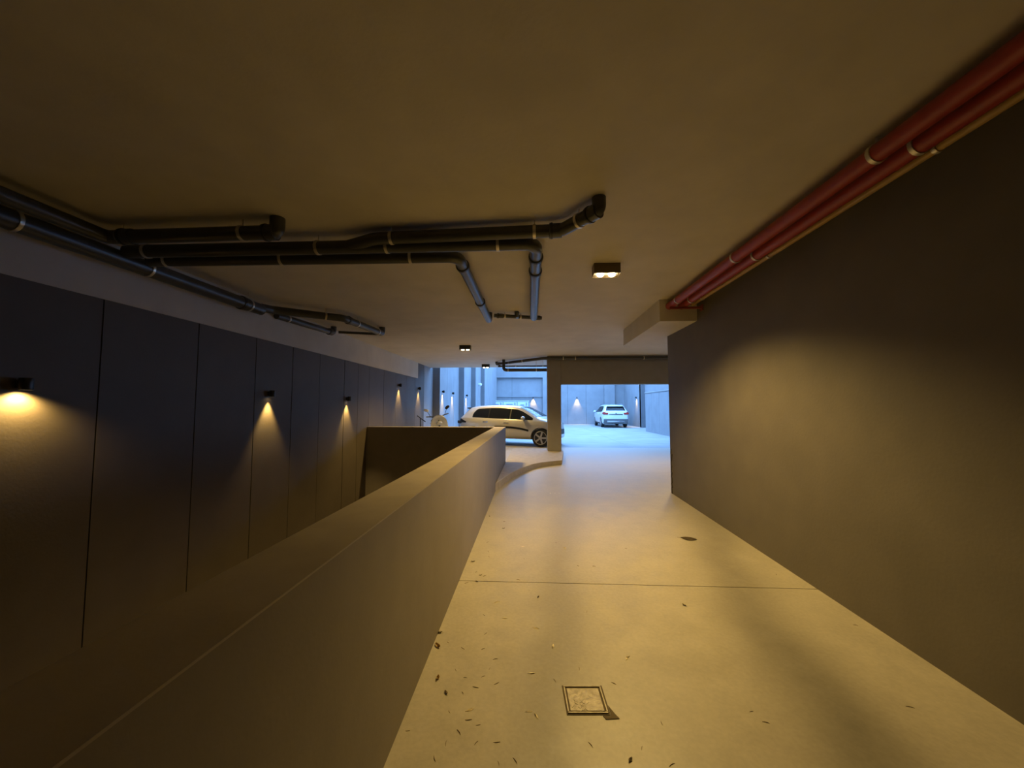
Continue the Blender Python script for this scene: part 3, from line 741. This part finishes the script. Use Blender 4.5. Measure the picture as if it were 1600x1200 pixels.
def loft(name, secs, m, parent):    # secs: (x, z, half width, half height)
    bm = bmesh.new(); n = 14; rings = []
    for x, z, a, b in secs: rings.append([bm.verts.new((x, a*math.cos(2*math.pi*k/n), z+b*math.sin(2*math.pi*k/n))) for k in range(n)])
    for q, w_ in zip(rings, rings[1:]):
        for k in range(n): bm.faces.new((q[k], q[(k+1) % n], w_[(k+1) % n], w_[k]))
    bm.faces.new(rings[0]); bm.faces.new(rings[-1]); return obj(name, bm, m, parent, True)
loft('tail_body', [(-.95, .86, .06, .04), (-.8, .80, .15, .10), (-.5, .70, .19, .17), (-.1, .58, .18, .2), (.1, .42, .17, .12)], 'bike_white', mb)
loft('floorboard', [(-.1, .36, .17, .1), (.2, .34, .2, .07), (.42, .4, .2, .12)], 'bumper_grey', mb)
loft('front_shield', [(.36, .50, .2, .2), (.46, .66, .29, .3), (.52, .84, .27, .27), (.5, 1.0, .2, .13)], 'bike_white', mb)
loft('front_fender', [(.45, .46, .05, .03), (.6, .53, .09, .05), (.75, .53, .09, .05), (.9, .44, .05, .03)], 'bike_white', mb)
loft('seat', [(-.85, .93, .1, .03), (-.6, .92, .16, .06), (-.25, .88, .16, .06), (.05, .84, .11, .05)], 'car_trim_black', mb)
bm = bmesh.new(); add_tube(bm, fillet([(.34, -.36, 1.12), (.45, -.2, 1.1), (.47, 0, 1.04), (.45, .2, 1.1), (.34, .36, 1.12)], .08), .018, 8); hbj = obj('handlebar', bm, 'car_trim_black', mb, True)
for s in (-1, 1):
    bm = bmesh.new(); add_tube(bm, [(.42, s*.24, 1.12), (.46, s*.32, 1.30)], .008, 6); st = obj('mirror_stem', bm, 'car_trim_black', mb)
    bm = bmesh.new(); bmesh.ops.create_uvsphere(bm, u_segments=12, v_segments=8, radius=1, matrix=Matrix.Translation((.46, s*.34, 1.33)) @ Matrix.Rotation(s*.5, 4, 'X') @ Matrix.Diagonal((.025, .085, .05, 1))); obj('mirror', bm, 'car_trim_black' if s > 0 else 'bike_white', st, True)  # one mirror white: the light it catches is put into its colour
    bm = bmesh.new(); bmesh.ops.create_uvsphere(bm, u_segments=10, v_segments=6, radius=1, matrix=Matrix.Translation((-.93, s*.13, .82)) @ Matrix.Diagonal((.04, .04, .03, 1))); obj('indicator', bm, 'lamp_clear', mb, True)
loft('headlight', [(.54, .86, .11, .07), (.6, .86, .09, .06), (.63, .86, .05, .03)], 'lamp_clear', mb)
bm = bmesh.new(); add_tube(bm, [(.68, 0, .26), (.5, 0, .85), (.45, 0, 1.05)], .03, 8); obj('fork', bm, 'bumper_grey', mb)
loft('engine', [(-.75, .3, .1, .08), (-.5, .32, .14, .12), (-.1, .34, .12, .1)], 'bumper_grey', mb)
bm = bmesh.new(); add_tube(bm, [(-.15, -.1, .3), (-.25, -.26, .012)], .014, 6); obj('kickstand', bm, 'car_trim_black', mb)
# handrail by the left wall
ph = on_y(657, 655, 12.4); hr = thing('handrail', 'black metal handrail post with sloping top bar beside the left wall', 'handrail', (ph.x, 12.4, ZF))
a, b = on_y(652, 649.5, 12.4), on_y(665, 659, 12.4)
bm = bmesh.new(); add_tube(bm, [(a.x-ph.x, 0, a.z-ZF), (b.x-ph.x, -.02, b.z-ZF)], .016, 8); obj('rail', bm, 'lamp_black', hr, True)
zm = a.z+(b.z-a.z)*(ph.x-a.x)/(b.x-a.x)
bm = bmesh.new(); add_tube(bm, [(0, 0, 0), (0, -.005, zm-ZF)], .017, 8); obj('post', bm, 'lamp_black', hr, True)
box('foot_plate', -.06, .06, -.05, .05, 0, .01, 'lamp_black', hr)

# ------------------------------------------------------------------ white cabinet, camera, slot on the back wall
yc = YBK-1.05
c0, c1 = on_y(766, 640, yc), on_y(826, 640, yc); zt_ = on_y(800, 627, yc).z
cb = thing('utility_cabinet', 'white three-door utility cabinet standing against the back courtyard wall', 'cabinet', ((c0.x+c1.x)/2, yc, ZF))
W2 = (c1.x-c0.x)/2; H2 = zt_-ZF
box('carcass', -W2, W2, .03, .8, 0, H2, 'cabinet_print', cb)
box('side_post', W2, W2+.12, .05, .5, 0, H2-.1, 'cabinet_print', cb)
box('top_rim', -W2-.03, W2+.03, -.01, .82, H2, H2+.05, 'cabinet_white', cb)
dcut = [-W2, -W2*.33, W2*.4, W2]
for k in range(3):
    dd = box('door', dcut[k]+.03, dcut[k+1]-.03, 0, .028, .1, H2-.05, 'cabinet_white', cb, bevel=.006)
    box('latch', dcut[k+1]-.22, dcut[k+1]-.12, -.025, 0, H2-.34, H2-.1, 'cabinet_print', dd)
    box('vent', dcut[k]+.25, dcut[k+1]-.35, -.012, 0, H2-.28 if k < 2 else H2-.5, H2-.2 if k < 2 else H2-.25, 'cabinet_print', dd)
pv = on_y(797, 617, YBK-.1); 
s0, s1 = on_y(753, 617, YBK-.35), on_y(774, 617, YBK-.35)
sl = thing('wall_canopy', 'narrow dark canopy bar on the back courtyard wall above the cabinet', 'canopy', ((s0.x+s1.x)/2, YBK, s0.z))
box('bar', -(s1.x-s0.x)/2, (s1.x-s0.x)/2, -.42, -.10, -.07, .07, 'bumper_grey', sl); box('fixing', -.05, .05, -.1, 0, -.05, .05, 'bumper_grey', sl)
x1, y_, _ = LW[3]
pc_ = on_x(750.5, 601, LW[2][0]+.12)
sc_ = thing('security_camera', 'small white dome camera high on the stepped courtyard wall', 'camera', (LW[2][0], pc_.y, pc_.z))
bm = bmesh.new(); bmesh.ops.create_uvsphere(bm, u_segments=14, v_segments=8, radius=.09, matrix=Matrix.Translation((.12, 0, 0))); obj('dome', bm, 'cabinet_white', sc_, True)
box('mount', 0, .1, -.05, .05, .0, .07, 'cabinet_white', sc_)
